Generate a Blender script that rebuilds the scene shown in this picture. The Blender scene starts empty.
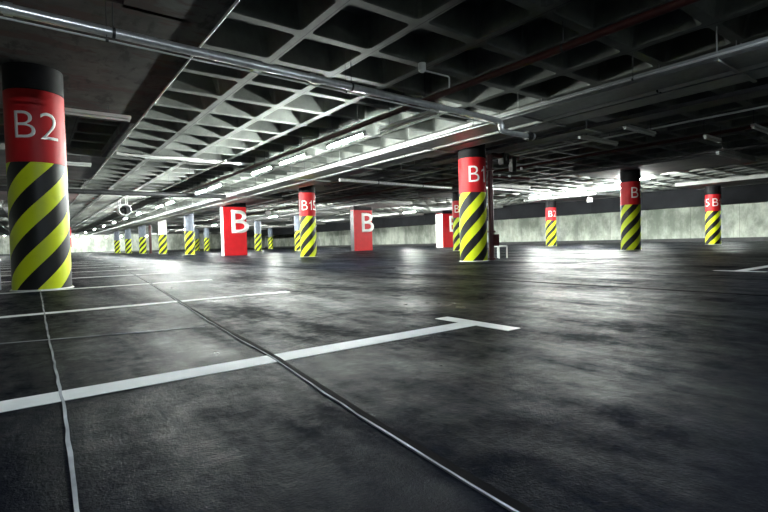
import bpy, bmesh, math, random
from mathutils import Vector, Matrix
random.seed(7)
C = bpy.context.scene.collection
PI = math.pi
ZR = 2.78            # underside of the ribs and of the solid slab panels
ZP = 2.64            # underside of the solid slab panels
ZC = 3.10            # top of the coffers
RX0, RY0, RS = 1.59, 4.727, 0.9   # rib lattice

# ------------------------------------------------------------------ materials
def new_mat(name):
    m = bpy.data.materials.new(name); m.use_nodes = True
    nt = m.node_tree; b = nt.nodes['Principled BSDF']
    return m, nt, b
def N(nt, t, **kw):
    n = nt.nodes.new(t)
    for k, v in kw.items(): setattr(n, k, v)
    return n
def math_n(nt, op, a, b=None):
    n = N(nt, 'ShaderNodeMath', operation=op)
    for i, v in enumerate((a, b)):
        if v is None: continue
        if isinstance(v, (int, float)): n.inputs[i].default_value = v
        else: nt.links.new(v, n.inputs[i])
    return n.outputs[0]
def mix_col(nt, f, a, b, blend='MIX'):
    n = N(nt, 'ShaderNodeMix', data_type='RGBA', blend_type=blend)
    for s, v in ((0, f), (6, a), (7, b)):
        if isinstance(v, (int, float)): n.inputs[s].default_value = v
        elif isinstance(v, tuple): n.inputs[s].default_value = (*v, 1) if len(v) == 3 else v
        else: nt.links.new(v, n.inputs[s])
    return n.outputs[2]
def noise(nt, scale, detail=4, rough=.55, stretch=None, coord='Object'):
    tc = N(nt, 'ShaderNodeTexCoord'); v = tc.outputs[coord]
    if stretch:
        mp = N(nt, 'ShaderNodeMapping'); mp.inputs['Scale'].default_value = stretch
        nt.links.new(v, mp.inputs[0]); v = mp.outputs[0]
    n = N(nt, 'ShaderNodeTexNoise'); n.inputs['Scale'].default_value = scale
    n.inputs['Detail'].default_value = detail; n.inputs['Roughness'].default_value = rough
    nt.links.new(v, n.inputs['Vector']); return n.outputs['Fac']
def ramp(nt, f, lo, hi, a=0., b=1.):
    n = N(nt, 'ShaderNodeMapRange'); n.inputs[1].default_value = lo; n.inputs[2].default_value = hi
    n.inputs[3].default_value = a; n.inputs[4].default_value = b
    nt.links.new(f, n.inputs[0]); return n.outputs[0]
def bump(nt, b, h, strength, dist):
    n = N(nt, 'ShaderNodeBump'); n.inputs['Strength'].default_value = strength
    n.inputs['Distance'].default_value = dist
    nt.links.new(h, n.inputs['Height']); nt.links.new(n.outputs[0], b.inputs['Normal'])

def simple(name, col, rough=.5, metal=0., var=.25, scale=8, bumpy=0., spec=.5):
    m, nt, b = new_mat(name)
    f = noise(nt, scale)
    c = mix_col(nt, ramp(nt, f, .3, .7), tuple(x*(1-var) for x in col), tuple(min(1, x*(1+var)) for x in col))
    nt.links.new(c, b.inputs['Base Color'])
    b.inputs['Roughness'].default_value = rough; b.inputs['Metallic'].default_value = metal; b.inputs['Specular IOR Level'].default_value = spec
    if bumpy: bump(nt, b, noise(nt, scale*12), bumpy, .004)
    return m
def emit(name, col, strength):
    m, nt, b = new_mat(name)
    b.inputs['Base Color'].default_value = (.8, .8, .8, 1)
    b.inputs['Emission Color'].default_value = (*col, 1); b.inputs['Emission Strength'].default_value = strength
    return m

def make_floor_mat():
    m, nt, b = new_mat('asphalt')
    patches = noise(nt, .9, 9, .72, (1.1, .6, 1))
    streak = noise(nt, 2.2, 9, .72, (1.7, .3, 1))
    grain = noise(nt, 150, 3, .75)
    fine = noise(nt, 42, 4, .65)
    spots = noise(nt, 9, 8, .75)
    c = mix_col(nt, ramp(nt, patches, .36, .64), (.0026, .0033, .0062), (.0070, .0085, .0135))
    c = mix_col(nt, ramp(nt, streak, .5, .7, 0, .6), c, (.0020, .0022, .0028))
    c = mix_col(nt, ramp(nt, grain, .60, .76, 0, .5), c, (.030, .034, .042))
    c = mix_col(nt, ramp(nt, spots, .66, .78, 0, .5), c, (.030, .031, .035))
    nt.links.new(c, b.inputs['Base Color'])
    pol = math_n(nt, 'ADD', math_n(nt, 'MULTIPLY', patches, .45), math_n(nt, 'MULTIPLY', streak, .3))
    pol = math_n(nt, 'ADD', pol, math_n(nt, 'MULTIPLY', spots, .25))
    nt.links.new(ramp(nt, pol, .42, .60, .50, .27), b.inputs['Roughness'])
    nt.links.new(ramp(nt, pol, .44, .58, .001, .017), b.inputs['Specular IOR Level'])
    h = math_n(nt, 'ADD', math_n(nt, 'MULTIPLY', grain, 1.0), math_n(nt, 'MULTIPLY', fine, 1.0))
    h = math_n(nt, 'ADD', h, math_n(nt, 'MULTIPLY', noise(nt, 9, 3), .6))
    bump(nt, b, h, .55, .006)
    return m
def make_ceiling_mat():
    m, nt, b = new_mat('ceiling_concrete')
    f = noise(nt, 1.3, 6, .65); g = noise(nt, 14, 4)
    c = mix_col(nt, ramp(nt, f, .35, .65), (.065, .072, .066), (.16, .17, .157))
    c = mix_col(nt, ramp(nt, g, .5, .8, 0, .45), c, (.09, .095, .09))
    # formwork joint that runs along the middle of the long ribs
    tc = N(nt, 'ShaderNodeTexCoord'); sp = N(nt, 'ShaderNodeSeparateXYZ')
    nt.links.new(tc.outputs['Object'], sp.inputs[0])
    fx = math_n(nt, 'FRACT', math_n(nt, 'DIVIDE', math_n(nt, 'SUBTRACT', sp.outputs[0], RX0 + .028 - .45 - 90), RS))
    d = math_n(nt, 'ABSOLUTE', math_n(nt, 'SUBTRACT', fx, .5))
    line = math_n(nt, 'LESS_THAN', d, .0075)
    low = math_n(nt, 'LESS_THAN', sp.outputs[2], ZR + .004)
    c = mix_col(nt, math_n(nt, 'MULTIPLY', math_n(nt, 'MULTIPLY', line, low), .85), c, (.03, .032, .03))
    nt.links.new(c, b.inputs['Base Color']); b.inputs['Roughness'].default_value = .75
    bump(nt, b, noise(nt, 40, 4), .3, .004)
    return m
def make_lit_panel_mat():  # lighter slab copy, glow of nearby lamps put into its colour
    m, nt, b = new_mat('lit_slab_concrete')
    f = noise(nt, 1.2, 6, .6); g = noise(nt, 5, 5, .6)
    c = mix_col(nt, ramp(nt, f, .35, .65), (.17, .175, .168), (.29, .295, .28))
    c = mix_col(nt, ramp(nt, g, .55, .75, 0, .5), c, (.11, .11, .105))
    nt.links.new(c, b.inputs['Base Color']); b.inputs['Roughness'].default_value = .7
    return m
def make_panel_mat():
    m, nt, b = new_mat('slab_concrete')
    f = noise(nt, 1.9, 7, .65); g = noise(nt, 2.3, 6, .7, (2.2, .8, 1)); k = noise(nt, 1.7, 4, .6, (1, 2.5, 1))
    c = mix_col(nt, ramp(nt, f, .35, .65), (.035, .035, .034), (.105, .105, .098))
    c = mix_col(nt, ramp(nt, k, .53, .58, 0, .8), c, (.060, .028, .026))
    c = mix_col(nt, ramp(nt, g, .54, .62, 0, .8), c, (.010, .009, .009))
    nt.links.new(c, b.inputs['Base Color']); b.inputs['Roughness'].default_value = .7
    bump(nt, b, noise(nt, 30, 4), .3, .004)
    return m
def make_wall_mat():
    m, nt, b = new_mat('wall_concrete')
    f = noise(nt, .8, 7, .7, (1, .7, .5)); g = noise(nt, 1.7, 7, .75, (1, 1.6, .3))
    c = mix_col(nt, ramp(nt, f, .40, .60), (.19, .212, .18), (.47, .49, .43))
    c = mix_col(nt, ramp(nt, g, .47, .64, 0, .55), c, (.15, .172, .135))
    tc = N(nt, 'ShaderNodeTexCoord'); sp = N(nt, 'ShaderNodeSeparateXYZ'); nt.links.new(tc.outputs['Object'], sp.inputs[0])
    for ax, per in ((1, 2.7), (0, 2.7)):
        fy = math_n(nt, 'FRACT', math_n(nt, 'DIVIDE', math_n(nt, 'ADD', sp.outputs[ax], 270.6), per))
        c = mix_col(nt, math_n(nt, 'MULTIPLY', math_n(nt, 'LESS_THAN', fy, .012), .55), c, (.1, .11, .1))
    nt.links.new(c, b.inputs['Base Color']); b.inputs['Roughness'].default_value = .8
    return m
def hazard_mat(name, phase, yel=(.60, .70, .010)):
    """Yellow and black helix: one band pair per half metre of height, four starts around the shaft."""
    m, nt, b = new_mat(name)
    tc = N(nt, 'ShaderNodeTexCoord'); sp = N(nt, 'ShaderNodeSeparateXYZ'); nt.links.new(tc.outputs['Object'], sp.inputs[0])
    ang = math_n(nt, 'MULTIPLY', math_n(nt, 'ARCTAN2', sp.outputs[1], sp.outputs[0]), 2/PI)
    v = math_n(nt, 'SUBTRACT', math_n(nt, 'DIVIDE', sp.outputs[2], .5), ang)
    v = math_n(nt, 'FRACT', math_n(nt, 'ADD', v, 20 - phase))
    k = math_n(nt, 'LESS_THAN', v, .5)
    dirt = ramp(nt, noise(nt, 5, 6, .7), .55, .8, 0, .35)
    y = mix_col(nt, dirt, yel, (.30, .33, .03))
    bl = mix_col(nt, dirt, (.005, .005, .006), (.016, .016, .017))
    nt.links.new(mix_col(nt, k, y, bl), b.inputs['Base Color'])
    b.inputs['Roughness'].default_value = .45; b.inputs['Specular IOR Level'].default_value = .32
    bump(nt, b, noise(nt, 45, 3), .12, .002)
    return m
M = dict(
    floor=make_floor_mat(), ceil=make_ceiling_mat(), panel=make_panel_mat(), lit_panel=make_lit_panel_mat(), wall=make_wall_mat(),
    red=simple('red_paint', (.44, .007, .011), .5, var=.12, scale=4, spec=.28),
    black=simple('black_paint', (.005, .005, .006), .6, var=.3, spec=.15),
    greycol=simple('blue_grey_paint', (.13, .155, .20), .5, var=.3, scale=3),
    white=simple('white_paint', (.78, .78, .75), .5, var=.06),
    line=simple('line_paint', (.74, .75, .74), .6, var=.13, scale=5),
    seal=simple('sealant', (.30, .31, .33), .7, var=.6, scale=5, spec=.1),
    joint=simple('joint_filler', (.004, .004, .005), .8, var=.4, scale=10, spec=.02),
    worn=simple('worn_line', (.13, .132, .14), .6, var=.5, scale=4),
    galv=simple('galvanised_steel', (.80, .81, .82), .30, .75, var=.15, scale=12),
    tray=simple('tray_steel', (.26, .27, .27), .45, .4, var=.15, scale=10),
    conduit=simple('grey_conduit', (.55, .56, .55), .4, .2, var=.1),
    dark=simple('dark_steel', (.03, .03, .033), .5, .3, var=.3),
    redpipe=simple('red_brown_pipe', (.05, .011, .009), .5, var=.25),
    riser=simple('maroon_pipe', (.075, .012, .014), .4, var=.25),
    dark_box=simple('box_black', (.010, .0105, .012), .85, var=.25, scale=1.5, spec=.05),
    curb=simple('dark_curb', (.035, .036, .038), .7, var=.3, scale=2),
    housing=simple('lamp_housing', (.45, .47, .46), .45, var=.08),
    off=simple('unlit_tube', (.55, .56, .55), .35, var=.05),
    redbox=simple('red_cabinet', (.50, .02, .02), .4, var=.12),
    rubber=simple('black_rubber', (.012, .012, .012), .6),
)
TUBE = emit('lit_tube', (.93, 1.0, .94), 180)
TUBE_HOT = emit('lit_tube_strong', (.95, 1.0, .95), 360)
TUBE_MID = emit('lit_tube_bright', (.95, 1.0, .95), 300)
TUBE_WALL_FILL = emit('wall_fill_tube', (.93, 1.0, .94), 95)
TUBE_FILL = emit('fill_tube', (.80, .91, 1.0), 75)  # tubes of the added fill lamps out of view

# ------------------------------------------------------------------ mesh building
class MB:
    def __init__(s): s.bm = bmesh.new()
    def box(s, c, d, rz=0.):
        m = Matrix.Translation(Vector(c)) @ Matrix.Rotation(rz, 4, 'Z') @ Matrix.Diagonal((*d, 1))
        bmesh.ops.create_cube(s.bm, size=1, matrix=m); return s
    def tube(s, a, b, r, n=16, r2=None, caps=True):
        a = Vector(a); b = Vector(b); d = b - a
        q = d.to_track_quat('Z', 'Y').to_matrix().to_4x4()
        bmesh.ops.create_cone(s.bm, cap_ends=caps, segments=n, radius1=r, radius2=r if r2 is None else r2,
                              depth=d.length, matrix=Matrix.Translation((a+b)/2) @ q); return s
    def ball(s, c, r, sc=(1, 1, 1)):
        bmesh.ops.create_uvsphere(s.bm, u_segments=16, v_segments=10, radius=r,
                                  matrix=Matrix.Translation(Vector(c)) @ Matrix.Diagonal((*sc, 1))); return s
    def ring(s, c, axis, R, r, n=28, k=8):
        q = Vector(axis).to_track_quat('Z', 'Y').to_matrix()
        vs = []
        for i in range(n):
            a = 2*PI*i/n
            for j in range(k):
                t = 2*PI*j/k
                p = Vector(((R+r*math.cos(t))*math.cos(a), (R+r*math.cos(t))*math.sin(a), r*math.sin(t)))
                vs.append(s.bm.verts.new(q @ p + Vector(c)))
        for i in range(n):
            for j in range(k):
                s.bm.faces.new((vs[i*k+j], vs[((i+1) % n)*k+j], vs[((i+1) % n)*k+(j+1) % k], vs[i*k+(j+1) % k]))
        return s
    def poly(s, pts):
        s.bm.faces.new([s.bm.verts.new(p) for p in pts]); return s
    def path(s, pts, r, n=14):
        """A pipe through points, swept as one surface with mitred bends."""
        pts = [Vector(p) for p in pts]; rings = []
        up = Vector((0, 0, 1))
        for i, p in enumerate(pts):
            d0 = (p - pts[i-1]).normalized() if i else None
            d1 = (pts[i+1]-p).normalized() if i < len(pts)-1 else None
            d = ((d0 or d1) + (d1 or d0)).normalized()
            u = up.cross(d)
            if u.length < .05: u = Vector((1, 0, 0)).cross(d)
            u.normalize(); v = d.cross(u)
            rings.append([s.bm.verts.new(p + u*r*math.cos(2*PI*k/n) + v*r*math.sin(2*PI*k/n)) for k in range(n)])
        for a, b in zip(rings, rings[1:]):
            best = min(range(n), key=lambda o: sum((a[k].co-b[(k+o) % n].co).length for k in range(0, n, 3)))
            for k in range(n):
                s.bm.faces.new((a[k], a[(k+1) % n], b[(k+1+best) % n], b[(k+best) % n]))
        s.bm.faces.new(rings[0][::-1]); s.bm.faces.new(rings[-1]); return s
    def build(s, name, mat, parent=None, smooth=True, bevel=0.):
        if bevel:
            es = [e for e in s.bm.edges if len(e.link_faces) == 2 and e.calc_face_angle(0) > .6]
            bmesh.ops.bevel(s.bm, geom=es, offset=bevel, segments=2, affect='EDGES', profile=.6)
        bmesh.ops.recalc_face_normals(s.bm, faces=s.bm.faces)
        me = bpy.data.meshes.new(name); s.bm.to_mesh(me); s.bm.free()
        me.materials.append(mat)
        if smooth:
            for p in me.polygons: p.use_smooth = True
            if hasattr(me, 'set_sharp_from_angle'): me.set_sharp_from_angle(angle=.6)
        o = bpy.data.objects.new(name, me); C.objects.link(o)
        if parent: o.parent = parent
        return o
def tag(o, label=None, cat=None, group=None, kind=None):
    if label: o['label'] = label
    if cat: o['category'] = cat
    if group: o['group'] = group
    if kind: o['kind'] = kind
    return o
def empty(name, loc=(0, 0, 0), rz=0.):
    o = bpy.data.objects.new(name, None); C.objects.link(o)
    o.location = loc; o.rotation_euler = (0, 0, rz); o.empty_display_size = .2; return o
def copy_tree(o, parent=None, swap=None):
    c = o.copy(); C.objects.link(c)
    if parent: c.parent = parent
    for ch in [x for x in bpy.data.objects if x.parent == o]: copy_tree(ch, c)
    return c
PANELS = []          # (x0, x1, y0, y1) solid parts of the slab
def in_panel(x, y): return any(a <= x <= b and c <= y <= d for a, b, c, d in PANELS)
def soffit(x, y):
    """height of the concrete straight above a point"""
    if in_panel(x, y): return ZP
    fx = abs((x-RX0)/RS - round((x-RX0)/RS))*RS; fy = abs((y-RY0)/RS - round((y-RY0)/RS))*RS
    d = min(fx, fy)
    if d < .07: return ZR
    if d < .145: return ZR + (d-.07)/.075*(ZC-ZR)
    return ZC

# ------------------------------------------------------------------ the setting
XW0, XW1, YW0, YW1 = -8.31, 35.0, -4.27, 84.0
m = MB(); m.poly([(XW0-.2, YW0-.2, 0), (XW1+.2, YW0-.2, 0), (XW1+.2, YW1+.2, 0), (XW0-.2, YW1+.2, 0)])
tag(m.build('floor', M['floor'], smooth=False), kind='structure')

cols_x = (-8.1, 0., 8.1, 16.2, 24.3, 32.4); cols_y = (-.97, 7.13, 15.23, 23.33, 31.43, 39.53, 47.63, 55.73, 63.83, 71.93, 80.03)
i0, i1, j0, j1 = -11, 37, -10, 88
solid = set()
for cx in range(-11-9, 37, 9):
    for jy in range(-9, 88, 9):
        for a in range(3):
            for b_ in range(5): solid.add((cx+8+a, jy+b_))
for jy in range(-10, 0): solid.add((-1, jy))
# cell (i, j) spans x RX0+RS*i .. +RS ; the panel by the first column covers i -3..-1, j 0..4
def build_waffle():
    verts, faces = [], []
    def add(p): verts.append(p); return len(verts)-1
    def ringpts(h, cr, z, cx, cy):
        out = []
        for k, (sx, sy) in enumerate(((1, 1), (-1, 1), (-1, -1), (1, -1))):
            ox, oy = cx+sx*(h-cr), cy+sy*(h-cr)
            for t in (0, .5, 1):
                a = PI/2*(k+t); out.append((ox+cr*math.cos(a), oy+cr*math.sin(a), z))
        return out
    for i in range(i0, i1+1):
        for j in range(j0, j1+1):
            if (i, j) in solid: continue
            cx, cy = RX0+RS*(i+.5), RY0+RS*(j+.5)
            o = [add((cx+sx*RS/2, cy+sy*RS/2, ZR)) for sx, sy in ((1, 1), (-1, 1), (-1, -1), (1, -1))]
            R = [[add(p) for p in ringpts(*a, cx, cy)] for a in ((.392, .055, ZR), (.382, .055, ZR+.016), (.305, .09, ZC))]
            r0 = R[0]
            for k in range(4):
                a = 3*k; n = (3*k+3) % 12
                faces.append((o[k], r0[a], r0[a+1])); faces.append((o[k], r0[a+1], r0[a+2]))
                faces.append((o[k], r0[a+2], r0[n], o[(k+1) % 4]))
            for q0, q1 in zip(R, R[1:]):
                for k in range(12): faces.append((q0[k], q0[(k+1) % 12], q1[(k+1) % 12], q1[k]))
            faces.append(tuple(R[2]))
    me = bpy.data.meshes.new('ceiling'); me.from_pydata(verts, [], faces); me.materials.append(M['ceil'])
    ob = bpy.data.objects.new('ceiling', me); C.objects.link(ob); tag(ob, kind='structure')
    return ob
ceiling = build_waffle()
pm_first, pm_rest = MB(), MB()
for cx in range(-20, 37, 9):
    for jy in range(-9, 88, 9):
        x0, y0 = RX0+RS*(cx+8), RY0+RS*jy
        x1, y1 = x0+2.7, y0+4.5
        x0c, x1c = max(x0, XW0), min(x1, XW1+.4)
        if x1c - x0c < .1 or y0 > YW1: continue
        pm = pm_first if cx == -11 and jy == 0 else pm_rest
        PANELS.append((x0c-.08, x1c+.08, y0-.08, y1+.08))
        pm.box(((x0c+x1c)/2, (y0+y1)/2, ZR+.10), (x1c-x0c, y1-y0, .2))
        pm.box(((x0c+x1c)/2, (y0+y1)/2, (ZP+ZR)/2), (x1c-x0c-.08, y1-y0-.08, ZR-ZP+.01))
        # shallow formwork lip around the solid panel
        for xx in (x0c+.06, x1c-.06): pm.box((xx, (y0+y1)/2, ZP-.004), (.03, y1-y0-.1, .012))
        for xx in (x0c+.2, x1c-.2): pm.box((xx, (y0+y1)/2, ZP-.002), (.16, y1-y0-.1, .008))
# solid strip running on towards the camera, and the narrow strip behind the first panel
xs0, xs1 = RX0-RS, RX0
pm = pm_first
pm.box(((xs0+xs1)/2, (YW0+RY0)/2, ZR+.10), (xs1-xs0, RY0-YW0+.6, .2))
pm.box(((xs0+xs1)/2, (YW0+RY0)/2, (ZP+ZR)/2), (xs1-xs0-.08, RY0-YW0+.2, ZR-ZP+.01))
pm.box((1.47, 11.1, (ZP+ZR)/2), (.16, 3.7, ZR-ZP))
PANELS.append((xs0, xs1+.02, YW0, RY0)); PANELS.append((1.39, 1.61, 9.2, 13))
pm_first.build('ceiling_panel', M['panel'], ceiling, smooth=False); pm_rest.build('ceiling_panel', M['lit_panel'], ceiling, smooth=False)

def wall(name, a, b):
    (x0, y0), (x1, y1) = a, b
    mm = MB(); mm.box(((x0+x1)/2, (y0+y1)/2, 1.6), (max(abs(x1-x0), .2), max(abs(y1-y0), .2), 3.2))
    return tag(mm.build(name, M['wall'], smooth=False), kind='structure')
wall('wall_right', (XW1+.1, YW0-.2), (XW1+.1, YW1+.2)); wall('wall_left', (XW0-.1, YW0-.2), (XW0-.1, YW1+.2))
wall('wall_back', (XW0, YW1+.1), (XW1, YW1+.1)); wall('wall_front', (XW0, YW0-.1), (XW1, YW0-.1))
m = MB(); m.box((XW1-.05, 40, .11), (.10, 88, .22)); tag(m.build('baseboard_right', M['curb'], smooth=False), kind='structure')
m = MB(); m.box((12, YW1-.05, .08), (40, .10, .16)); tag(m.build('baseboard_back', M['curb'], smooth=False), kind='structure')

# ------------------------------------------------------------------ painted lines and joints on the floor
def flat(name, polys, mat, label, cat, group=None, z=.0025):
    mm = MB()
    for p in polys: mm.poly([(x, y, z) for x, y in p])
    # a film of paint with a real edge
    g = bmesh.ops.extrude_face_region(mm.bm, geom=list(mm.bm.faces))
    for v in g['geom']:
        if isinstance(v, bmesh.types.BMVert): v.co.z = .0004
    return tag(mm.build(name, mat, smooth=False), label, cat, group, 'thing')
def rect(x0, x1, y0, y1): return [(x0, y0), (x1, y0), (x1, y1), (x0, y1)]
def tee(x0, x1, y, bar, w=.062):
    # one outline: stroke plus cross bar at the x = bar end
    s = 1 if bar == x1 else -1
    xi = bar - s*.10
    o = x0 if s > 0 else x1
    return [[(o, y-w), (xi, y-w), (xi, y-.275), (bar, y-.275), (bar, y+.255), (xi, y+.255), (xi, y+w), (o, y+w)]]
LG = 'white parking bay lines'
flat('parking_line', tee(-3.1, 2.0, 1.80, 2.0), M['line'], 'wide white parking line with T-shaped end nearest the camera', 'parking line', LG)
LL = ['white parking line just behind the nearest T-shaped one',
      'white parking line passing right against the foot of the big left column',
      'white parking line first behind the big left column', 'white parking line second behind the big left column',
      'white parking line third behind the big left column', 'white parking line fourth behind the big left column',
      'white parking line fifth behind the big left column', 'white parking line sixth behind the big left column']
for k, y in enumerate((4.28, 6.74, 9.3, 11.8, 14.3, 16.8, 19.3, 21.8)):
    flat('parking_line', [rect(-3.1, 2.0, y-.055, y+.055)], M['line'], LL[k], 'parking line', LG)
flat('parking_line', tee(6.86, 11.9, 2.03, 6.86), M['line'], 'white parking line with T-shaped end at the right edge of the picture', 'parking line', LG)
flat('parking_line', [rect(6.95, 8.6, 4.52, 4.60)], M['worn'], 'faint worn white line on the floor right of the B1 column', 'parking line', LG)
def ribbon(name, pts, w, mat, label, cat, z=.004):
    pts = [Vector((x, y)) for x, y in pts]; L, R = [], []
    for i, p in enumerate(pts):
        d = (pts[min(i+1, len(pts)-1)]-pts[max(i-1, 0)]).normalized(); n = Vector((-d.y, d.x))
        ww = w*random.uniform(.8, 1.2)/2
        L.append(p+n*ww); R.append(p-n*ww)
    mm = MB()
    for i in range(len(pts)-1):
        mm.poly([(*L[i], z), (*L[i+1], z), (*R[i+1], z), (*R[i], z)])
    bmesh.ops.remove_doubles(mm.bm, verts=mm.bm.verts, dist=1e-5)
    g = bmesh.ops.extrude_face_region(mm.bm, geom=list(mm.bm.faces))
    for v in g['geom']:
        if isinstance(v, bmesh.types.BMVert): v.co.z = .0004
    return tag(mm.build(name, mat, smooth=False), label, cat, None, 'thing')
def densify(pts, step=.12, jit=.004):
    out = []
    for (a, b) in zip(pts, pts[1:]):
        n = max(1, int(math.dist(a, b)/step))
        for k in range(n):
            t = k/n; out.append((a[0]+(b[0]-a[0])*t+random.uniform(-jit, jit), a[1]+(b[1]-a[1])*t))
    return out+[pts[-1]]
ribbon('sealant_bead', densify([(.06, 6.86), (.053, 2.99), (.058, 1.72), (.051, 1.27), (.046, .988), (.04, .5), (.02, -.5)], .09, .0025),
       .0085, M['seal'], 'wavy pale sealant bead running from the camera to the big left column', 'floor joint', .004)
s2 = [(2.45, 26), (1.95, 15.5), (1.25, 6.95), (1.007, 4.42), (.846, 2.725), (.777, 1.785), (.716, 1.268), (.679, .93), (.647, .494), (.6, -.2)]
jo = ribbon('floor_joint', densify(s2, .2, .003), .026, M['joint'], 'long dark saw cut joint slanting across the floor under the T-shaped line', 'floor joint', .0035)
lip = ribbon('sealant_lip', densify([(x-.012, y) for x, y in s2], .1, .003), .006, M['seal'], None, None, .0045)
del lip['kind']; lip.parent = jo; lip['label'] = 'thin pale sealant along the left lip'
ribbon('floor_joint', densify([(4.23, 60), (4.23, 4.97), (4.28, 1.08), (4.3, -3)], .5, .008), .05, M['joint'], 'dark straight joint crossing the driving lane towards the right edge', 'floor joint', .003)
ribbon('floor_joint', densify([(-3, 3.9), (-.15, 3.05), (.78, 2.79)], .2, .004), .012, M['seal'], 'hairline pale crack between the two nearest parking lines', 'floor joint', .003)
flat('floor_patch', [[(4.75, 6.85), (5.0, 7.5), (5.35, 7.45), (5.3, 6.75), (5.05, 6.5)]], M['joint'], 'small dark patch on the floor in the middle of the lane', 'floor patch', None, .002)

# ------------------------------------------------------------------ lettering
def text_mesh(body, height, bold=-.012):
    if body == '1': body = 'I'
    cu = bpy.data.curves.new('t', 'FONT'); cu.body = body; cu.size = 1; cu.resolution_u = 6; cu.space_character = 1.04; cu.offset = bold
    ob = bpy.data.objects.new('t', cu); C.objects.link(ob); bpy.context.view_layer.update()
    dg = bpy.context.evaluated_depsgraph_get(); me = bpy.data.meshes.new_from_object(ob.evaluated_get(dg))
    bpy.data.objects.remove(ob); bm = bmesh.new(); bm.from_mesh(me); bpy.data.meshes.remove(me)
    ys = [v.co.y for v in bm.verts]; k = height/(max(ys)-min(ys)); y0 = min(ys)
    x = 0.
    if '1' in body:      # a figure one with a flag
        bm.free(); bm = bmesh.new(); x = 0.; k = height
        for ch in body:
            if ch == '1':
                x += .08
                for poly in ([(.15, 0), (.25, 0), (.25, 1), (.17, 1), (.15, .97)], [(.17, 1), (.15, .97), (.15, .85), (-.03, .74), (-.03, .63), (.15, .735), (.15, .97)][1:]):
                    bm.faces.new([bm.verts.new(((x+px_)*k, py_*k, 0)) for px_, py_ in poly])
                x += .42
            else:
                b2 = text_mesh(ch, height); w0 = min(v.co.x for v in b2.verts); w1 = max(v.co.x for v in b2.verts)
                mp = {v: bm.verts.new((v.co.x-w0+x*k, v.co.y, 0)) for v in b2.verts}
                for f in b2.faces: bm.faces.new([mp[v] for v in f.verts])
                x += (w1-w0)/k+.13; b2.free()
        k = 1.; y0 = 0.
    xs = [v.co.x for v in bm.verts]; xm = (min(xs)+max(xs))/2
    for v in bm.verts: v.co = Vector(((v.co.x-xm)*k, (v.co.y-y0)*k, 0))
    return bm
def bent_text(body, height, r, z, ang, parent, off=0., squeeze=1., name='lettering'):
    bm = text_mesh(body, height)
    for v in bm.verts: v.co.x *= squeeze
    w = max(v.co.x for v in bm.verts)
    x = -w
    while x < w:
        x += .018
        bmesh.ops.bisect_plane(bm, geom=list(bm.verts)+list(bm.edges)+list(bm.faces), plane_co=(x, 0, 0), plane_no=(1, 0, 0))
    g = bmesh.ops.extrude_face_region(bm, geom=list(bm.faces)); top = {v for v in g['geom'] if isinstance(v, bmesh.types.BMVert)}
    for v in bm.verts:
        a = ang + (v.co.x+off)/r; rr = r + (.003 if v in top else .0004)
        v.co = Vector((rr*math.cos(a), rr*math.sin(a), z+v.co.y))
    mm = MB(); mm.bm.free(); mm.bm = bm
    return mm.build(name, M['white'], parent, smooth=False)
def flat_text(body, height, x, y, z, parent, squeeze=1.):
    bm = text_mesh(body, height, .008)
    g = bmesh.ops.extrude_face_region(bm, geom=list(bm.faces)); top = {v for v in g['geom'] if isinstance(v, bmesh.types.BMVert)}
    for v in bm.verts: v.co = Vector((x+v.co.x*squeeze, y-(.005 if v in top else .0005), z+v.co.y))
    mm = MB(); mm.bm.free(); mm.bm = bm
    return mm.build('lettering', M['white'], parent, smooth=False)

# ------------------------------------------------------------------ columns
HZ = {}
def hz(ph):
    k = round(ph, 2)
    if k not in HZ: HZ[k] = hazard_mat('hazard_stripes', k)
    return HZ[k]
def shaft(name, r, z0, z1, mat, parent, n=64, lip=.004):
    bm = bmesh.new(); rings = []
    for rr, z in ((r-lip, z0), (r, z0+lip), (r, z1-lip), (r-lip, z1)):
        rings.append([bm.verts.new((rr*math.cos(2*PI*k/n), rr*math.sin(2*PI*k/n), z)) for k in range(n)])
    for a, b in zip(rings, rings[1:]):
        for k in range(n): bm.faces.new((a[k], a[(k+1) % n], b[(k+1) % n], b[k]))
    bm.faces.new(rings[0]); bm.faces.new(rings[-1])
    mm = MB(); mm.bm.free(); mm.bm = bm
    return mm.build(name, mat, parent)
CG = 'striped round columns of the car park'
def column(x, y, label, text=None, phase=.0, upper='red', r=.3, red_top=2.25, tz=1.72, sq=1., th=.34):
    root = empty('column', (x, y, 0)); tag(root, label, 'column', CG, 'thing')
    a0 = math.atan2(-y, -x)/PI
    shaft('striped_guard', r, 0, 1.5, hz((phase - 2*a0) % 1), root)
    if upper == 'red':
        shaft('red_band', r, 1.5, red_top, M['red'], root)
        shaft('black_cap', r, red_top, ZP, M['black'], root)
    else:
        shaft('upper_shaft', r-.004, 1.5, ZP, M[upper], root)
    fo = MB(); fo.tube((0, 0, 0), (0, 0, .012), r+.022, 48, r+.012); fo.build('grout_ring', M['line'], root)
    if text:
        for (t, da) in text: bent_text(t, th, r, tz, a0*PI + da, root, 0., sq)
    return root
column(.09, 7.12, 'big round striped column marked B2 at the left, closest to the camera', [('B2', .04)], phase=.13, red_top=2.34, tz=1.77, th=.315)
column(7.87, 7.22, 'round striped column marked B1 in the middle, beside the maroon riser pipe', [('B1', .41), ('B1', .41-PI)], phase=.57)
column(8.23, 15.72, 'round striped column marked B15 left of the picture centre', [('B15', .33), ('B15', .33+PI)], phase=.03, red_top=2.35)
column(16.03, 7.70, 'round striped column marked B that stands before the bright ceiling on the right', [('B13', 1.12)], phase=.37)
column(24.86, 8.26, 'round striped column rightmost in the picture, with a 5 and a B showing', [('B5', -1.25), ('B15', 1.0)], phase=.46)
column(24.50, 16.37, 'small round striped column in front of the concrete right wall', [('B2', .35), ('B2', .35+PI)], phase=.44)
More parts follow.
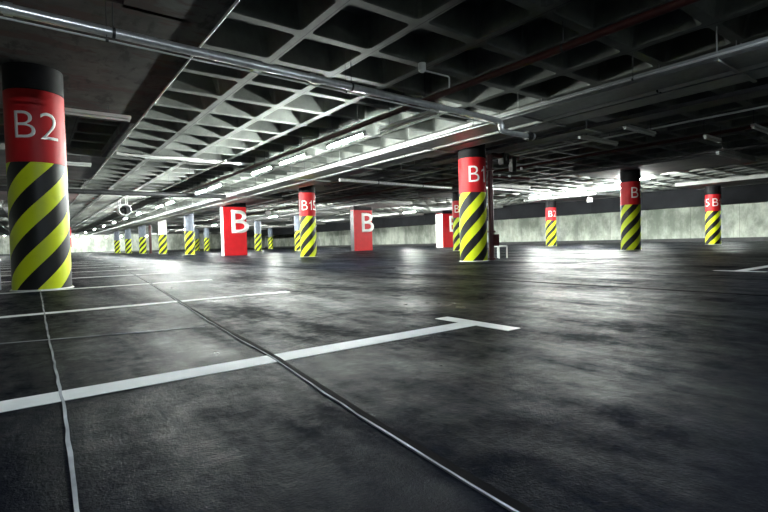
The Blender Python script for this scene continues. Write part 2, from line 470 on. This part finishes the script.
column(15.61, 15.15, 'round striped column half hidden behind the B1 column', [('B9', .1), ('B9', .1+PI)], phase=.2)
far = ['nearest of the grey-topped columns receding left of the B wall pier', 'second grey-topped column receding along the pipe bundle, counted from the B wall pier',
       'third grey-topped column receding along the pipe bundle, counted from the B wall pier', 'fourth grey-topped column receding along the pipe bundle, counted from the B wall pier',
       'farthest grey-topped column of the row receding along the pipe bundle']
for k, (x, y) in enumerate(((8.1, 31.6), (8.15, 39.6), (8.1, 47.6), (8.1, 55.6), (8.1, 63.7))):
    column(x, y, far[k], phase=.17*k, upper='white' if k == 1 else 'greycol')
column(16.0, 32.1, 'grey-topped striped column peeking out from behind the B15 column', phase=.2, upper='greycol')
column(16.0, 40.0, 'left one of two small grey-topped columns between the B pier and the B15 column', phase=.5, upper='greycol')
column(24.2, 56.4, 'right one of two small grey-topped columns between the B pier and the B15 column', phase=.1, upper='greycol')
column(16.1, 55.6, 'tiny grey-topped column just left of the first red B wall pier', phase=.3, upper='greycol')
column(16.1, 59.6, 'tiny grey-topped column partly hidden by the nearest grey-topped column', phase=.7, upper='greycol')

# red wall piers with a large B
def pier(x0, x1, y0, y1, label, letter=True, lx=.62, side='white'):
    root = empty('wall_pier', ((x0+x1)/2, (y0+y1)/2, 0)); tag(root, label, 'wall pier', 'red wall piers', 'thing')
    w, d = x1-x0, y1-y0
    mm = MB(); mm.box((0, 0, 1.21), (w, d, 2.42)); mm.build('red_body', M['red'], root, smooth=False, bevel=.012)
    mm = MB(); mm.box((0, 0, (2.42+ZP)/2), (w, d, ZP-2.42-.012)); mm.build('dark_top', M['black'], root, smooth=False)
    mm = MB(); mm.box((-w/2-.004, 0, 1.2), (.008, d-.03, 2.38)); mm.build('end_face', M[side], root, smooth=False)
    if letter: flat_text('B', 1.14, w*(lx-.5), -d/2, 1.12, root, 1.1)
    return root
pier(7.58, 8.74, 23.30, 23.72, 'red wall pier with a big white B standing left of the B15 column', lx=.72)
pier(15.26, 16.56, 23.35, 23.75, 'red wall pier with a big white B standing right of the B15 column', lx=.76, side='dark')
pier(23.55, 24.95, 24.5, 25.2, 'red wall pier with pale end face behind the B1 column', lx=.8)
pier(-.55, 1.16, 23.35, 23.95, 'red wall pier hidden behind the big B2 column', letter=False)
# hose cabinet on the end of the hidden pier
root = empty('hose_cabinet', (1.238, 23.5, .6)); tag(root, 'narrow red fire cabinet peeking out right of the big B2 column', 'cabinet', None, 'thing')
mm = MB(); mm.box((0, 0, .41), (.155, .42, .82)); mm.build('body', M['redbox'], root, smooth=False, bevel=.01)
mm = MB(); mm.box((-.0, -.214, .41), (.13, .012, .76)); d_ = mm.build('door', M['redbox'], root, smooth=False)
mm = MB(); mm.box((.045, -.228, .42), (.012, .02, .08)); mm.build('handle', M['galv'], d_, smooth=False)

# ------------------------------------------------------------------ fluorescent lamps
LAMP_Z = 2.36
def lamp_proto(lit, L=1.3):
    root = empty('fluorescent_lamp')
    if lit == 2:  # added shield that keeps the fill lamps off the ceiling
        mm = MB(); mm.box((0, 0, .006), (.44, L+.1, .006))
        for s in (-1, 1): mm.box((s*.22, 0, -.004), (.006, L+.1, .022))
        mm.build('upward_shield', M['housing'], root, smooth=False)
    mm = MB(); mm.box((0, 0, .035), (.075, L, .05)); mm.build('housing', M['housing'], root, smooth=False, bevel=.006)
    mm = MB(); mm.tube((0, -L/2+.045, -.012), (0, L/2-.045, -.012), .017, 14)
    mm.build('tube', {0: M['off'], 1: TUBE, 2: TUBE_FILL, 3: TUBE_HOT, 4: TUBE_WALL_FILL, 5: TUBE_MID}[lit], root)
    for s in (-1, 1):
        mm = MB(); mm.box((0, s*(L/2-.03), -.006), (.045, .03, .05)); mm.build('end_cap', M['housing'], root, smooth=False)
    return root
ROD = {}
def rods(root, pts, ztop):
    for (px, py) in pts:
        mm = MB(); mm.tube((px, py, .055), (px, py, ztop), .0055, 8); mm.build('hanger_rod', M['dark'], root)
protos = {}
def lamp(x, y, label, lit=1, rz=0., z=LAMP_Z, group='lit fluorescent lamps', L=1.3):
    k = (lit, L)
    if k not in protos: protos[k] = lamp_proto(lit, L); r = protos[k]
    else:
        r = protos[k].copy(); C.objects.link(r)
        for ch in [c for c in bpy.data.objects if c.parent == protos[k] and not c.name.startswith('hanger')]:
            c = ch.copy(); C.objects.link(c); c.parent = r
    r.location = (x, y, z); r.rotation_euler = (0, 0, rz); tag(r, label, 'lamp', group, 'thing')
    for s in (-1, 1):
        dx, dy = -math.sin(rz)*s*.45, math.cos(rz)*s*.45
        mm = MB(); mm.tube((0, s*.45, .055), (0, s*.45, soffit(x+dx, y+dy)-z+.004), .0055, 8); mm.build('hanger_rod', M['dark'], r)
    return r
row = 'lit fluorescent lamp left of the pipe bundle, number %s from the camera'
nth = ['one', 'two', 'three', 'four', 'five', 'six', 'seven', 'eight', 'nine', 'ten', 'eleven', 'twelve', 'thirteen', 'fourteen']
for k, y in enumerate((7.45, 9.65, 11.4, 15.2, 16.7, 21.3, 23.3, 28.5, 33, 38, 44, 51, 60, 72)):
    lamp(4.72, y, row % nth[k], 3 if k in (5, 6, 7, 8) else 1)
lamp(4.86, 5.83, 'unlit grey fluorescent lamp hanging before the lit row, under the bright coffers', 0, group='unlit fluorescent lamps', L=1.45)
for k, (x, y) in enumerate(((12.9, 25.), (12.9, 29.5), (12.9, 35.), (12.9, 42.), (12.9, 52.), (12.9, 64.))):
    lamp(x, y, 'lit fluorescent lamp in the lane behind the piers, number %s from the camera' % nth[k], 3)
for k, (x, y) in enumerate(((18.45, 8.75), (20.9, 10.9), (20.9, 12.7), (20.9, 14.6), (20.9, 20.), (20.9, 25.), (20.9, 31.), (20.9, 40.), (20.9, 52.))):
    lamp(x, y, 'lit fluorescent lamp under the bright right ceiling, number %s from the camera' % nth[k], 5 if k < 4 else 3, z=2.6 if k < 4 else 2.5)
for k, y in enumerate((2., 6., 10., 14., 18., 22.5, 27., 32., 38., 45., 53., 62.)):  # unseen lamps added behind the black box to light the wall
    lamp(31.5, y, 'added unseen lamp lighting the right wall, number %s from the camera' % nth[k], 4, z=2.5)
for k, y in enumerate((30., 42., 55., 70.)):
    lamp(-2.5, y, 'lit fluorescent lamp far behind the big B2 column, number %s from the camera' % nth[k])
for k, (x, y) in enumerate(((5.3, -.4), (.7, -1.0))):  # unseen fill lamps added to brighten the foreground
    lamp(x, y, 'added unseen fill lamp above the camera, %s' % ('right one', 'left one')[k], 2, PI/2, z=2.6, group='added fill lamps above the camera')
for k, (x, y) in enumerate(((1.5, 78.), (6.5, 78.), (10.5, 78.), (4., 81.), (9., 81.), (14., 79.))):  # lamps added to whiten the end wall
    lamp(x, y, 'added lamp brightening the far end wall, number %s from the left' % nth[k], 3)
ug = 'unlit fluorescent lamps'
for (x, y, L, lb) in ((.55, 8.2, 1.5, 'unlit lamp right of the red band of the B2 column, under the slab'),
                      (.55, 13.1, 1.3, 'unlit lamp farther back, right of the B2 column stripes'),
                      (9.5, 5.2, 1.5, 'unlit lamp above and right of the B1 column, longest and palest there'),
                      (9.35, 4.3, 1.2, 'unlit lamp hanging right of the longest pale one'),
                      (14.5, 4.45, 1.6, 'unlit lamp in the dark ceiling above the rightmost column'),
                      (11.4, 2.97, 1.0, 'unlit lamp at the right edge of the picture'),
                      (11.55, 3.84, .8, 'short unlit lamp in the dark ceiling right of the pale one')):
    lamp(x, y, lb, 0, PI/2, 2.45, ug, L)

# ------------------------------------------------------------------ pipes, trays, dark box
def hung_pipe(name, a, b, r, mat, label, cat, hang, drop_r=.005, group=None, clips=None):
    root = empty(name, a); tag(root, label, cat, group, 'thing'); a = Vector(a); b = Vector(b)
    mm = MB(); mm.tube((0, 0, 0), b-a, r, 20); mm.build('pipe', mat, root)
    d = (b-a).normalized()
    for t in hang:
        p = a.lerp(b, t); q = p-a
        mm = MB(); mm.tube(q - d*.012, q + d*.012, r+.006, 20)
        mm.tube(q+Vector((0, 0, r)), (q.x, q.y, soffit(p.x, p.y)-a.z+.004), drop_r, 8); mm.build('hanger', M['dark'], root)
    return root
# big galvanised pipe across the picture with its drop under the trays
root = empty('steel_pipe', (0, 0, 0)); tag(root, 'long shiny galvanised pipe crossing the ceiling from the upper left to the B1 column', 'pipe', None, 'thing')
zp = 2.37
P0, P1 = Vector((-3.0, 4.65, zp)), Vector((6.12, 4.985, zp))
mm = MB()
pts = [P0, P0.lerp(P1, .3), P0.lerp(P1, .6), Vector((6.06, 4.983, zp))]
for k in range(1, 5):
    a = k/4*PI/2; pts.append(Vector((6.06+.08*math.sin(a), 4.985, zp-.08*(1-math.cos(a)))))
for k in range(0, 5):
    a = k/4*PI/2; pts.append(Vector((6.20-.06*math.cos(a), 4.985, zp-.10-.06*math.sin(a))))
pts.append(Vector((6.82, 4.985, zp-.16)))
mm.path(pts, .043, 20); mm.build('pipe', M['galv'], root)
for t in (.05, .32, .62, .9):
    p = P0.lerp(P1, t); ang = math.atan2(P1.y-P0.y, P1.x-P0.x); d = Vector((math.cos(ang), math.sin(ang), 0))
    mm = MB(); mm.tube(p-d*.03, p+d*.03, .052, 20); mm.build('coupling', M['galv'], root)
for t in (.40, .68):
    p = P0.lerp(P1, t); mm = MB(); mm.tube((p.x-.012, p.y, p.z), (p.x+.012, p.y, p.z), .050, 20)
    mm.tube((p.x, p.y, p.z+.045), (p.x, p.y, soffit(p.x, p.y)+.004), .005, 8); mm.build('hanger', M['dark'], root)
mm = MB(); mm.tube((6.14, 4.985, zp-.10), (6.14, 4.985, zp-.065), .054, 20); mm.build('elbow_collar', M['galv'], root)
mm = MB(); mm.tube((6.79, 4.985, zp-.16), (6.90, 4.985, zp-.16), .075, 20); mm.build('end_clamp', M['rubber'], root)
mm = MB(); mm.tube((6.90, 4.985, zp-.16), (6.97, 4.985, zp-.16), .06, 20); mm.build('end_cap', M['galv'], root)
# thin conduit below it
hung_pipe('conduit', (-3., 4.63, 2.285), (5.98, 4.96, 2.285), .009, M['conduit'], 'thin conduit running just below the long shiny pipe', 'conduit', (.4, .68), .003)

def tray(name, x0, x1, z, y0, y1, mat, label, h=.06, ladder=True):
    root = empty(name, ((x0+x1)/2, y0, z)); tag(root, label, 'cable tray', 'cable trays of the bundle', 'thing'); w = x1-x0; L = y1-y0
    mm = MB(); mm.box((0, L/2, .004), (w, L, .006)); mm.build('tray_bottom', mat, root, smooth=False)
    for s in (-1, 1):
        mm = MB(); mm.box((s*w/2, L/2, h/2), (.008, L, h)); mm.box((s*(w/2-.012), L/2, h), (.03, L, .006)); mm.build('side_rail', mat, root, smooth=False)
    n = 0
    mm = MB()
    for k in range(3):
        xx = -w/2+w*(k+.8)/3.6; mm.tube((xx, 0, .028), (xx, L, .028), .019, 10)
    mm.build('cables', M['rubber'], root)
    y = y0 + 1.1
    while y < min(y1, 40):
        yy = RY0+RS*round((y-RY0)/RS)
        mm = MB(); mm.box((0, yy-y0, -.012), (w+.12, .04, .022))
        for s in (-1, 1):
            xx = s*(w/2+.04); mm.tube((xx, yy-y0, -.012), (xx, yy-y0, soffit((x0+x1)/2+xx, yy)-z+.004), .006, 8)
        mm.build('bracket', M['tray'], root, smooth=False)
        y += 2.7
    return root
tray('cable_tray', 6.28, 6.82, 2.42, -2, 70, M['tray'], 'wide pale cable tray, left one of the long bundle over the B1 column', .10)
tray('cable_tray', 7.06, 7.48, 2.42, -2, 70, M['tray'], 'narrower pale cable tray, right one of the long bundle over the B1 column')
tray('cable_tray', 8.26, 8.66, 2.46, -2, 14.5, M['dark'], 'black cable tray on the far side of the long pale bundle')
HG = [(RY0+RS*k+2)/72 for k in (-5, -2, 1, 4, 8, 12, 16, 22)]
for (x, z, r, lb) in ((6.19, 2.45, .013, 'thin bright conduit along the near edge of the tray bundle'),
                      (6.895, 2.435, .030, 'grey pipe squeezed between the two pale cable trays'),
                      (6.97, 2.43, .016, 'slim conduit beside the grey pipe between the pale trays')):
    hung_pipe('conduit', (x, -2, z), (x, 70, z), r, M['conduit'], lb, 'conduit', HG, .004, 'conduits of the bundle')
hung_pipe('conduit', (1.535, -3.5, 2.622), (1.535, 17, 2.622), .012, M['conduit'], 'thin bright conduit along the edge of the solid slab right of the B2 column', 'conduit', (.1, .3, .7), .003)
# sprinkler main and its branch
root = hung_pipe('sprinkler_pipe', (4.65, -3.8, 2.50), (4.65, 20, 2.50), .042, M['redpipe'], 'dark red sprinkler main running lengthwise under the coffered ceiling', 'pipe',
          [(RY0+RS*k+3.8)/23.8 for k in (-5, -2, 1, 4, 7, 11, 15)])
mm = MB(); mm.path([(0, 8.45, 0), (0, 8.45, .18), (-.02, 8.45, .20), (-.48, 8.46, .20)], .011, 10); mm.build('branch_pipe', M['conduit'], root)
mm = MB(); mm.tube((-.48, 8.46, .19), (-.48, 8.46, soffit(4.17, 4.66)-2.5+.004), .05, 18); mm.ball((-.48, 8.46, .185), .036, (1, 1, .6)); mm.build('sprinkler_head', M['white'], root)
# insulated cable bundle and conduit before the lit row
root = empty('cable_bundle', (1.62, 12.2, 2.62)); tag(root, 'ragged pale cable bundle crossing the ceiling between the stained slab and the lit lamps', 'cables', None, 'thing')
rb = random.Random(3)
for c in range(3):
    pts = [(k*.2, rb.uniform(-.03, .03)+.03*c, rb.uniform(-.02, .02)+.018*(c % 2)) for k in range(17)]
    mm = MB(); mm.path(pts, .022, 8); mm.build('cable', M['conduit'], root)
for k in (.5, 1.4, 2.3, 3.1):
    mm = MB(); mm.tube((k, .03, .03), (k, .03, soffit(1.62+k, 12.23)-2.62+.004), .005, 8); mm.build('hanger', M['dark'], root)
hung_pipe('conduit', (3.62, 10.8, 2.42), (3.62, 17.0, 2.42), .022, M['conduit'], 'lengthwise conduit behind the ragged cable bundle, left of the lit lamps', 'conduit', (.1, .5, .9))
root = empty('junction_box', (11.3, 26.6, 2.4)); tag(root, 'small black box hanging under the ceiling right of the first B pier', 'box', None, 'thing')
mm = MB(); mm.box((0, 0, 0), (.3, .2, .24)); mm.build('box', M['rubber'], root, smooth=False, bevel=.015)
mm = MB(); mm.tube((0, 0, .1), (0, 0, soffit(11.3, 26.6)-2.4+.004), .012, 8); mm.build('hanger_rod', M['dark'], root)
# cross pipes
hung_pipe('pipe', (7.56, 12.3, 2.40), (12.5, 12.5, 2.40), .05, M['galv'], 'pale pipe crossing under the ceiling just right of the B15 column', 'pipe', (.3, .7))
hung_pipe('pipe', (13.4, 11.9, 2.40), (19.6, 12.1, 2.40), .045, M['galv'], 'pale pipe crossing behind the B1 column towards the bright ceiling', 'pipe', (.3, .7))
hung_pipe('pipe', (-6, 18.1, 2.36), (6.0, 18.1, 2.36), .08, M['dark'], 'thick dark pipe crossing the far left ceiling right of the B2 column', 'pipe', (.3, .62, .9))
hung_pipe('conduit', (-1.0, 7.95, 2.70), (1.55, 7.95, 2.70), .016, M['conduit'], 'thin conduit on the stained slab beside the B2 column', 'conduit', (.2, .9))
hung_pipe('pipe', (9.9, -3, 2.57), (9.9, 40, 2.57), .018, M['conduit'], 'thin lengthwise conduit in the dark ceiling right of the B1 column', 'conduit', (.1, .3, .5, .8))
hung_pipe('pipe', (11.6, -3, 2.575), (11.6, 40, 2.575), .035, M['redpipe'], 'dark red lengthwise pipe in the ceiling far right of the bundle', 'pipe', (.1, .3, .5, .8))
hung_pipe('pipe', (14.2, -3, 2.58), (14.2, 40, 2.58), .03, M['dark'], 'dark lengthwise pipe between the B1 column and the bright ceiling', 'pipe', (.1, .3, .5, .8))
# added box standing in for the shaded ceiling band before the right wall
root = empty('added_dark_box', (26.6, -4.0, 1.86)); tag(root, 'long black added box standing in for a shaded ceiling band by the wall', 'dark_box', None, 'thing')
mm = MB(); mm.box((0, 43, .46), (.7, 86, .916)); mm.build('box_body', M['dark_box'], root, smooth=False)
for k in range(0, 30):
    mm = MB(); mm.box((0, 1.5+2.9*k, .455), (.735, .03, .93)); mm.build('flange', M['dark_box'], root, smooth=False)

# riser next to B1 with valves
root = empty('riser_pipe', (8.27, 7.05, 0)); tag(root, 'dark maroon riser pipe standing beside the B1 column', 'pipe', None, 'thing')
mm = MB(); mm.tube((0, 0, 0), (0, 0, 2.36), .062, 20); mm.build('riser', M['riser'], root)
for z in (.02, .62, 2.0): mm = MB(); mm.tube((0, 0, z), (0, 0, z+.04), .095, 20); mm.build('flange', M['riser'], root)
mm = MB(); mm.box((.06, -.07, .45), (.12, .12, .26)); mm.build('valve_box', M['riser'], root, smooth=False, bevel=.012)
mm = MB(); mm.path([(0, 0, 2.30), (.10, 0, 2.36), (.45, 0, 2.36), (1.0, .02, 2.36)], .055, 16); mm.tube((.5, 0, 2.36), (.5, 0, soffit(8.77, 7.05)+.004), .006, 8); mm.build('outlet_pipe', M['riser'], root)
mm = MB(); mm.path([(0, 0, 1.86), (.35, -.02, 1.88), (1.5, .05, 1.92)], .030, 14); mm.build('lower_branch', M['riser'], root)
mm = MB(); mm.box((.48, 0, 2.30), (.20, .16, .26)); mm.build('valve_body', M['rubber'], root, smooth=False, bevel=.02)
mm = MB(); mm.box((.80, 0, 2.2), (.14, .12, .34)); mm.build('valve_body', M['rubber'], root, smooth=False, bevel=.02)
mm = MB(); mm.ring((.48, -.14, 2.30), (0, 1, 0), .085, .010); mm.tube((.48, -.14, 2.30), (.48, -.06, 2.30), .012, 10); mm.build('hand_wheel', M['dark'], root)
for (vx, vz) in ((.25, 1.88), (.62, 1.89), (1.05, 2.1)):
    mm = MB(); mm.tube((vx, -.05, vz), (vx, -.05, vz+.05), .028, 14); mm.build('gauge', M['conduit'], root)
# small steel floor guard beside the riser
root = empty('floor_guard', (9.13, 7.55, 0)); tag(root, 'small white tubular guard rail on the floor beside the riser pipe', 'guard rail', None, 'thing')
for s in (0, .30):
    mm = MB(); mm.path([(s, 0, 0), (s, 0, .27), (s, .03, .30), (s, .26, .30), (s, .29, .27), (s, .29, 0)], .018, 12); mm.build('hoop', M['white'], root)
mm = MB(); mm.tube((0, .0, .29), (.30, 0, .29), .018, 12); mm.build('top_rail', M['white'], root)
mm = MB(); mm.tube((0, .29, .29), (.30, .29, .29), .018, 12); mm.build('top_rail', M['white'], root)
# drain pipe left of B2
root = empty('drain_pipe', (-.36, 7.42, 0)); tag(root, 'slim grey drain pipe half hidden by the left side of the B2 column', 'pipe', None, 'thing')
mm = MB(); mm.tube((0, 0, 0), (0, 0, ZP), .04, 16); mm.build('pipe', M['greycol'], root)
for z in (.35, 1.7): mm = MB(); mm.tube((0, 0, z), (0, 0, z+.03), .052, 16); mm.build('clamp', M['conduit'], root)
# maroon riser beside a far column
root = empty('riser_pipe', (8.85, 48.2, 0)); tag(root, 'thin maroon riser among the far grey-topped columns', 'pipe', None, 'thing')
mm = MB(); mm.tube((0, 0, 0), (0, 0, ZP), .12, 16); mm.build('riser', M['riser'], root)
mm = MB(); mm.tube((0, 0, 0), (0, 0, .05), .17, 16); mm.build('flange', M['riser'], root)

# jet fan
root = empty('jet_fan', (3.5, 24.6, 2.27)); tag(root, 'round ventilation jet fan hanging under the far ceiling right of the B2 column', 'fan', None, 'thing')
def lathe_y(prof, n=32):
    bm = bmesh.new(); rings = []
    for rr, yy in prof: rings.append([bm.verts.new((rr*math.cos(2*PI*k/n), yy, rr*math.sin(2*PI*k/n))) for k in range(n)])
    for a, b in zip(rings, rings[1:]):
        for k in range(n): bm.faces.new((a[k], a[(k+1) % n], b[(k+1) % n], b[k]))
    mm = MB(); mm.bm.free(); mm.bm = bm; return mm
lathe_y([(.205, .9), (.21, 0), (.25, -.05), (.27, -.04), (.265, .0), (.235, .06), (.235, .9), (.205, .9)]).build('casing', M['tray'], root)
lathe_y([(.001, .28), (.05, .3), (.085, .36), (.09, .7), (.001, .75)]).build('hub', M['dark'], root)
for k in range(7):
    a = 2*PI*k/7; mm = MB(); mm.box((.145*math.cos(a), .48, .145*math.sin(a)), (.10, .05, .012))
    o = mm.build('blade', M['dark'], root, smooth=False)
mm = MB(); mm.box((0, .8, 0), (.36, .012, .36)); mm.build('baffle', M['dark'], root, smooth=False)
for y in (.25, .7):
    mm = MB(); mm.box((0, y, .255), (.3, .05, .04))
    for s in (-.14, .14): mm.tube((s, y, .26), (s, y, soffit(3.5+s, 24.6+y)-2.27+.004), .008, 8)
    mm.build('bracket', M['galv'], root, smooth=False)
# small white emergency box
root = empty('emergency_light', (23.2, 13.2, 2.40)); tag(root, 'small white box light hanging under the bright ceiling beside the B7 column', 'emergency light', None, 'thing')
mm = MB(); mm.box((0, 0, 0), (.34, .12, .24)); mm.build('box', M['white'], root, smooth=False, bevel=.015)
for s in (-.1, .1): mm = MB(); mm.tube((s, 0, .11), (s, 0, soffit(23.2+s, 13.2)-2.40+.004), .006, 8); mm.build('hanger_rod', M['dark'], root)

# ------------------------------------------------------------------ world, camera, view
w = bpy.data.worlds.new('world'); bpy.context.scene.world = w; w.use_nodes = True
w.node_tree.nodes['Background'].inputs[0].default_value = (.02, .022, .026, 1); w.node_tree.nodes['Background'].inputs[1].default_value = .3
cam = bpy.data.cameras.new('camera'); co = bpy.data.objects.new('camera', cam); C.objects.link(co)
cam.sensor_width = 36; cam.lens = 471.67/768*36; cam.clip_end = 200; cam.clip_start = .02
Rv = Vector((.801147, -.597932, -.025329)); Uv = Vector((.037387, .007764, .999271)); Fv = Vector((.597299, .801509, -.028575))
mw = Matrix((Rv, Uv, -Fv)).transposed().to_4x4(); mw.translation = (0, 0, .46); co.matrix_world = mw
sc = bpy.context.scene; sc.camera = co
sc.view_settings.view_transform = 'Standard'; sc.view_settings.look = 'None'; sc.view_settings.gamma = 1
sc.view_settings.use_curve_mapping = False; sc.view_settings.exposure = 3.08
